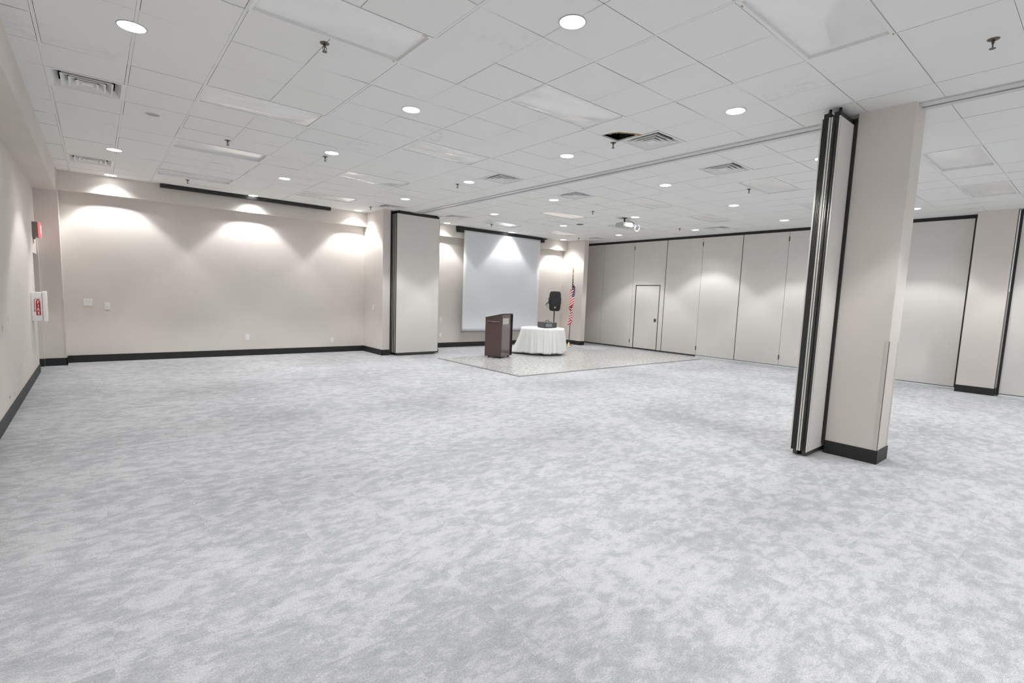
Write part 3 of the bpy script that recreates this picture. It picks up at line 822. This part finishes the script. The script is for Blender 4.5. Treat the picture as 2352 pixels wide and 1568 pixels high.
hb = nb(); tube(hb, [(cx0 - .01 * Q, -.002, 1.275), (cx0 - .045 * Q, -.002, 1.287), (cx0 - .068 * Q, -.002, 1.27), (cx0 - .070 * Q, -.002, 1.18), (cx0 - .066 * Q, -.002, 1.10)], .0035, 6)
bx(hb, cx0 - .075 * Q, cx0 - .058 * Q, -.004, -.0005, 1.075, 1.105)
tube(hb, [(cx0 - .005 * Q, -.002, 1.275), (cx0 + .05 * Q, -.002, 1.30)], .002, 5); tube(hb, [(cx0 - .005 * Q, -.002, 1.275), (cx0 + .05 * Q, -.002, 1.272)], .002, 5)
mk('hose_symbol', hb, M_fire, t)
for ch, z in zip('FIRE', (1.225, 1.168, 1.110, 1.052)):
    text_mesh('letter', ch, .064, M_fw, sg, (cx0, -.0032, z), (PI / 2, 0, 0), sx=.80)

t = thing('exit_sign', 'glowing red exit sign high on the left wall above the door recess', 'exit sign', (XL, 12.10, 2.44))
b = nb(); bx(b, 0, 0.075, -0.17, 0.17, -.125, .125); mk('housing', b, M_exitb, t)
b = nb(); bx(b, 0.075, 0.10, -0.165, 0.165, -.12, .12); fp = mk('face', b, M_exit, t)
for k, ch in enumerate('EXIT'):
    text_mesh('letter', ch, .19, M_exitw, fp, (0.1005, -.115 + k * .077, 0), (PI / 2, 0, PI / 2), sx=.62)
b = nb(); bx(b, 0, 0.03, -0.06, -0.03, -.165, -.125); mk('test_lamp', b, M_dirt, t)

# filler patches and scuffs low on the left wall
def blob(bm, y, z, ry, rz, seed, x=XL + .0015):
    rd = random.Random(seed); n = 16
    v = [bm.verts.new((x, y + ry * math.cos(a) * rd.uniform(.35, 1), z + rz * math.sin(a) * rd.uniform(.35, 1))) for a in [2 * PI * k / n for k in range(n)]]
    bm.faces.new(v)
b = nb()
for k, (y, z, ry, rz) in enumerate(((9.45, .43, .10, .035), (9.25, .40, .03, .05), (10.0, .50, .07, .04), (10.15, .56, .03, .09), (10.30, .53, .05, .03), (8.6, .33, .14, .012), (11.3, .50, .03, .10))):
    blob(b, y, z, ry, rz, k)
mk('filler_patch', b, M_spack, wall_left)
b = nb()
for k, (y, z, ry, rz) in enumerate(((8.3, .22, .02, .03), (8.2, 1.12, .02, .04), (9.3, .72, .008, .01), (8.75, .40, .03, .012), (7.7, 1.05, .03, .07), (7.9, .25, .05, .03))):
    blob(b, y, z, ry, rz, 30 + k)
mk('scuff', b, M_scuff, wall_left)

# ------------------------------------------------------------------ lectern
LA = math.atan2(0.22, 0.50)
t = thing('lectern', 'dark brown wooden lectern with a sloped top and a silver nameplate', 'lectern', (7.94, 9.985, 0), LA)
LW, LD = 0.545, 0.485           # width along local x, depth along +y (towards the speaker)
zA, zB_ = 1.03, 1.135
def side(x0, x1, y0):
    b = nb(); prism(b, [(y0, .055), (LD, .055), (LD, zA), (y0, zB_)], 0, x0, x1); return b
mk('side_panel', side(0, .02, 0.0), M_lect, t)
mk('side_panel', side(LW - .018, LW, -0.035), M_edge, t)
b = nb(); bx(b, .02, LW - .018, .0, .018, .055, zB_ - .004); mk('front_panel', b, M_lectf, t)
b = nb(); sl = (zA - zB_) / LD
prism(b, [(-.03, zB_ - sl * .03), (-.03, zB_ + .016 - sl * .03), (LD + .01, zA + .016 + sl * .01), (LD + .01, zA + sl * .01)], 0, -.006, LW + .004); mk('top', b, M_edge, t)
b = nb(); bx(b, .02, LW - .02, LD - .02, LD - .004, zA - .02, zA + .012); mk('book_stop', b, M_edge, t)
b = nb(); bx(b, .02, LW - .02, .02, LD - .01, .62, .638); mk('shelf', b, M_lect, t)
b = nb(); bx(b, .0, LW - .02, .0, LD, .042, .055); mk('base', b, M_edge, t)
b = nb(); tube(b, [(-.028, .055, .95), (-.028, LD - .05, .95)], .010, 8); bx(b, -.028, 0, .065, .085, .94, .96); bx(b, -.028, 0, LD - .08, LD - .06, .94, .96)
bx(b, -.032, -.024, .18, .24, .925, .945)
mk('side_rail', b, mat('dull_steel', (.25, .24, .24), .35, metal=.7), t)
b = nb(); bx(b, .045, .045 + .235 * 1.4, -.004, 0, .88, 1.035); npl = mk('nameplate', b, M_name, t)
b = nb()
for k in range(3): bx(b, .08, .08 + (.25, .20, .23)[k], -.0055, -.004, .985 - k * .04, .995 - k * .04)
mk('engraved_lines', b, mat('engraving', (.42, .46, .36), .5), npl)
for (cx, cy) in ((.05, .05), (LW - .05, .05), (.05, LD - .1), (LW - .05, LD - .1)):
    b = nb(); cyl(b, (cx - .012, cy, .022), (cx + .012, cy, .022), .022, None, 14); bx(b, cx - .014, cx + .014, cy - .012, cy + .012, .03, .044); mk('caster', b, M_edge, t)

# ------------------------------------------------------------------ round table, cloth, mixer
TX, TY = 9.81, 10.46
t = thing('round_table', 'round folding table hidden under the white cloth, only leg ends showing', 'table', (TX, TY, 0))
b = nb(); lathe(b, [(0.0, .722), (.605, .722), (.61, .728), (.61, .738), (.605, .744), (0, .744)], n=48); mk('table_top', b, M_plate, t)
for k in range(4):
    a = PI / 4 + k * PI / 2
    b = nb(); tube(b, [(.48 * math.cos(a), .48 * math.sin(a), .722), (.54 * math.cos(a), .54 * math.sin(a), .0)], .013, 10); mk('leg', b, M_olive, t)
b = nb(); NA, NR = 288, 16
rd = random.Random(5)
ctr = b.verts.new((0, 0, .7475)); rings = []
phs = [rd.uniform(0, 6.28) for _ in range(5)]
for k in range(5):
    rr = .612 * (k + 1) / 5
    rings.append([b.verts.new((rr * math.cos(2 * PI * i / NA), rr * math.sin(2 * PI * i / NA), .7475)) for i in range(NA)])
for i in range(NA): b.faces.new((ctr, rings[0][i], rings[0][(i + 1) % NA]))
hemz = .045
for k in range(1, NR + 1):
    s = k / NR
    ring = []
    for i in range(NA):
        a = 2 * PI * i / NA
        pl = math.sin(26 * a + phs[0] + 1.1 * math.sin(3 * a + phs[1])) * (.65 + .35 * math.sin(5 * a + phs[2])) + .35 * math.sin(47 * a + phs[3])
        dl = math.atan2(math.sin(a - 2.55), math.cos(a - 2.55))
        flare = .25 * math.exp(-(dl / .42) ** 2) * s ** 2.2
        rr = .617 + .012 * min(1, s * 4) + .04 * s + .036 * pl * min(1, s * 1.8 + .06) + flare
        z = .7475 - .010 * min(1, s * 6) - s * (.7375 - hemz - .022 * (1 - math.exp(-(dl / .6) ** 2)) * (1 + .5 * math.sin(9 * a + phs[4])))
        ring.append(b.verts.new((rr * math.cos(a), rr * math.sin(a), max(z, .008))))
    rings.append(ring)
for p_, q_ in zip(rings, rings[1:]):
    for i in range(NA):
        fc = b.faces.new((p_[i], p_[(i + 1) % NA], q_[(i + 1) % NA], q_[i])); fc.smooth = True
tc_ = mk('tablecloth', b, M_cloth); tc_.location = (TX, TY, 0)
md = tc_.modifiers.new('solid', 'SOLIDIFY'); md.thickness = .0015; md.offset = 1
tag(tc_, 'white pleated tablecloth reaching down to the floor over the round table', 'tablecloth')

t = thing('audio_mixer', 'grey powered audio mixer with a carrying handle on the white table', 'audio mixer', (9.66, 10.22, .750))
mw, mdp, mh = .47, .30, .165
b = nb(); prism(b, [(.0, .012), (mdp, .012), (mdp, mh), (.035, mh), (.0, mh - .02)], 0, 0, mw); mk('case', b, M_amp, t, .004)
b = nb(); bx(b, .015, mw - .012, -.004, .001, .022, mh - .03); pn = mk('control_panel', b, mat('dark_control_panel', (.05, .05, .055), .4), t)
b = nb(); bx(b, .03, .28, -.006, -.004, .035, .075); bx(b, .03, .28, -.006, -.004, .082, .122); mk('channel_strip', b, M_ampp, pn)
b = nb()
for r_ in range(2):
    for k in range(6): cyl(b, (.05 + k * .042, -.006, .055 + r_ * .047), (.05 + k * .042, -.022, .055 + r_ * .047), .009, .007, 10)
mk('knob', b, M_edge, pn)
b = nb(); bx(b, .30, .35, -.006, -.004, .035, .125); bx(b, .375, .435, -.006, -.004, .05, .10); mk('equalizer_strip', b, mat('meter_green', (.07, .11, .08), .4), pn)
b = nb(); tube(b, [(.16, .15, mh), (.18, .15, mh + .035), (.235, .15, mh + .052), (.29, .15, mh + .035), (.31, .15, mh)], .008, 8); mk('handle', b, M_edge, t)
for (fx, fy) in ((.03, .03), (mw - .03, .03), (.03, mdp - .03), (mw - .03, mdp - .03)):
    b = nb(); cyl(b, (fx, fy, 0), (fx, fy, .012), .012, None, 10); mk('foot', b, M_edge, t)

# ------------------------------------------------------------------ loudspeaker on its stand
SX, SY = 11.07, 11.31
t = thing('speaker_stand', 'black tripod stand behind the table carrying the loudspeaker', 'speaker stand', (SX, SY, 0))
b = nb(); cyl(b, (0, 0, .25), (0, 0, 1.20), .017, None, 12); mk('pole', b, M_edge, t)
b = nb(); cyl(b, (0, 0, .10), (0, 0, .75), .023, None, 12); mk('outer_tube', b, M_edge, t)
b = nb(); cyl(b, (0, 0, .70), (0, 0, .78), .034, None, 12); cyl(b, (0, 0, .40), (0, 0, .46), .036, None, 12); mk('collar', b, M_edge, t)
for k in range(3):
    a = .5 + k * 2 * PI / 3
    b = nb(); tube(b, [(.03 * math.cos(a), .03 * math.sin(a), .43), (.48 * math.cos(a), .48 * math.sin(a), .015)], .012, 8)
    tube(b, [(.02 * math.cos(a), .02 * math.sin(a), .13), (.27 * math.cos(a), .27 * math.sin(a), .20)], .008, 8)
    lg = mk('leg', b, M_edge, t)
    b = nb(); cyl(b, (.47 * math.cos(a), .47 * math.sin(a), 0), (.49 * math.cos(a), .49 * math.sin(a), .03), .018, None, 10); mk('rubber_foot', b, M_edge, lg)
face = math.atan2(-SX, SY) + 0.10      # local -y looks back at the room
t = thing('loudspeaker', 'black moulded loudspeaker on the tripod stand between screen and flag', 'loudspeaker', (SX, SY, 1.20), face)
SW = .93
def sect(y, wm, h0, h1, n=40):
    pts = []
    for k in range(n):
        a = 2 * PI * k / n
        ca, sa = math.cos(a), math.sin(a)
        e = .28
        x = wm * math.copysign(abs(ca) ** e, ca); z = (h0 + h1) / 2 + (h1 - h0) / 2 * math.copysign(abs(sa) ** e, sa)
        f_ = (z - h0) / (h1 - h0)
        x *= SW * (1 - .10 * f_ ** 3 - .12 * (1 - f_) ** 4)
        pts.append((x, y, z))
    return pts
b = nb(); rg = []
for (y, wm, h0, h1) in ((-.155, .17, .03, .585), (-.165, .183, .012, .60), (-.145, .198, .0, .612), (-.02, .198, .0, .612), (.10, .16, .03, .57), (.16, .105, .06, .53)):
    rg.append([b.verts.new(p) for p in sect(y, wm, h0, h1)])
for p_, q_ in zip(rg, rg[1:]):
    n = len(p_)
    for k in range(n):
        fc = b.faces.new((p_[k], p_[(k + 1) % n], q_[(k + 1) % n], q_[k])); fc.smooth = True
b.faces.new(rg[0]); b.faces.new(rg[-1][::-1])
mk('cabinet', b, M_plas, t)
b = nb(); rg = [[b.verts.new((x, y, z)) for (x, _, z) in sect(0, wm, h0, h1, 32)] for (y, wm, h0, h1) in ((-.160, .155, .04, .40), (-.178, .140, .055, .385))]
for k in range(32): b.faces.new((rg[0][k], rg[0][(k + 1) % 32], rg[1][(k + 1) % 32], rg[1][k]))
b.faces.new(rg[1]); mk('grille', b, M_grille, t)
b = nb(); o_ = [(-.085, .42), (.085, .42), (.072, .565), (-.072, .565)]; i_ = [(-.03, .465), (.03, .465), (.03, .52), (-.03, .52)]
A = [b.verts.new((x, -.166, z)) for x, z in o_]; A2 = [b.verts.new((x * 1.12, -.1645, .4925 + (z - .4925) * 1.12)) for x, z in o_]; B_ = [b.verts.new((x, -.1645 + .002, z)) for x, z in i_]
for k in range(4): b.faces.new((A[k], A[(k + 1) % 4], B_[(k + 1) % 4], B_[k])); b.faces.new((A2[k], A2[(k + 1) % 4], A[(k + 1) % 4], A[k]))
b.faces.new(B_); mk('horn', b, M_grille, t)
b = nb(); bx(b, -.022, .022, -.182, -.178, .088, .135); lg = mk('badge', b, mat('orange_white_badge', (.75, .6, .52), .5), t)
b = nb(); bx(b, -.012, .012, -.1835, -.182, .098, .124); mk('badge_mark', b, mat('badge_orange', (.5, .12, .04), .5), lg)
for s in (-1, 1):
    b = nb(); bx(b, s * .19 - .008, s * .19 + .008, -.06, .0, .22, .42); mk('side_handle', b, M_plas, t, .005)
b = nb(); tube(b, [(-.20, -.03, .27), (-.235, -.04, .235), (-.27, -.04, .205), (-.275, -.04, .16)], .013, 8)
tube(b, [(-.235, -.04, .22), (-.24, -.04, .15), (-.225, -.04, .10)], .005, 6)
mk('cable', b, M_edge, t)

# ------------------------------------------------------------------ flag
t = thing('flag', 'furled stars and stripes flag on a brass-based pole in the far corner', 'flag', (12.32, 11.81, 0))
t.rotation_euler = (0, math.radians(0.8), math.radians(-38))
b = nb(); lathe(b, [(0, .0), (.125, .0), (.13, .012), (.10, .028), (.055, .045), (.035, .075), (.030, .12), (.018, .13), (0, .13)], n=32); mk('base', b, M_brass, t)
b = nb(); cyl(b, (0, 0, .10), (0, 0, 2.40), .0135, None, 12); mk('pole', b, M_pole, t)
b = nb(); lathe(b, [(0, 2.35), (.022, 2.36), (.022, 2.41), (.014, 2.43), (.014, 2.47), (.028, 2.50), (.014, 2.53), (.020, 2.56), (.010, 2.60), (0, 2.64)], n=16); mk('finial', b, M_brass, t)
b = nb(); NU, NV = 126, 104
P_ = []
for iu in range(NU + 1):
    uu = iu / NU
    row = []
    for iv in range(NV + 1):
        vv = iv / NV
        # cloth gathers: the fly edge falls down beside the pole in deep vertical folds
        grow = min(1, uu * 2.2 + .03) * min(1, .5 + vv * 1.1 + uu * .9)
        fold = 2 * PI * (2.1 * uu + .15 * vv)
        x = .015 + .045 * grow - .145 * grow * uu ** .6 * (.55 + .45 * math.sin(fold)) + .07 * grow * math.sin(fold * 1.5 + 1) 
        y = -.03 - .055 * grow * math.cos(fold) + .02 * math.sin(fold * 2.3 + 3 * vv)
        z = 2.40 - .64 * vv - uu * (1.12 - .02 * vv) + .05 * uu * math.sin(fold * .9 + 2) - .012 * math.sin(fold * 2)
        row.append(b.verts.new((x, y, z)))
    P_.append(row)
for iu in range(NU):
    for iv in range(NV):
        uu, vv = (iu + .5) / NU, (iv + .5) / NV
        fc = b.faces.new((P_[iu][iv], P_[iu + 1][iv], P_[iu + 1][iv + 1], P_[iu][iv + 1])); fc.smooth = True
        if uu < .42 and vv < 7 / 13:
            # nine rows of staggered stars
            rr, cc = iv // 6, iu // 5
            star = (rr + cc) % 2 == 0 and iv % 6 in (2, 3, 4) and iu % 5 in (1, 2, 3)
            fc.material_index = 1 if star else 2
        else:
            fc.material_index = 0 if int(vv * 13) % 2 == 0 else 1
fo = mk('flag_cloth', b, [M_red, M_fw, M_navy], t); md = fo.modifiers.new('solid', 'SOLIDIFY'); md.thickness = .001

# ------------------------------------------------------------------ ceiling projector
t = thing('projector', 'white ceiling-mounted projector with dangling cables', 'projector', (10.04, 7.95, CZ), math.radians(-12))
b = nb(); cyl(b, (0, 0, 0), (0, 0, -.012), .06, None, 20); cyl(b, (0, 0, -.01), (0, 0, -.10), .018, None, 12); bx(b, -.06, .06, -.03, .03, -.115, -.10); mk('mount', b, M_edge, t)
b = nb(); bx(b, -.17, .17, -.14, .14, -.225, -.115); mk('body', b, M_proj, t, .03)
b = nb(); cyl(b, (-.06, .135, -.17), (-.06, .17, -.17), .035, .032, 18); mk('lens', b, M_edge, t)
b = nb(); tube(b, [(.0, 0, -.05), (.08, -.03, -.055), (.17, -.08, -.08), (.20, -.12, -.12)], .006, 6); tube(b, [(-.02, -.02, -.105), (.08, -.06, -.09), (.17, -.11, -.11), (.20, -.15, -.14)], .006, 6); mk('black_cable', b, M_edge, t)
b = nb(); tube(b, [(.16, -.10, -.12), (.20, -.15, -.16), (.21, -.17, -.20), (.16, -.17, -.215), (.11, -.15, -.20)], .010, 6); mk('blue_cable', b, M_blue, t)
b = nb(); tube(b, [(.25 + .07 * math.cos(a), -.19 - .02 * math.sin(a), -.24 + .07 * math.sin(a)) for a in [2.4 + 5.2 * k / 20 for k in range(21)]], .007, 6); mk('white_cable', b, M_wcab, t)
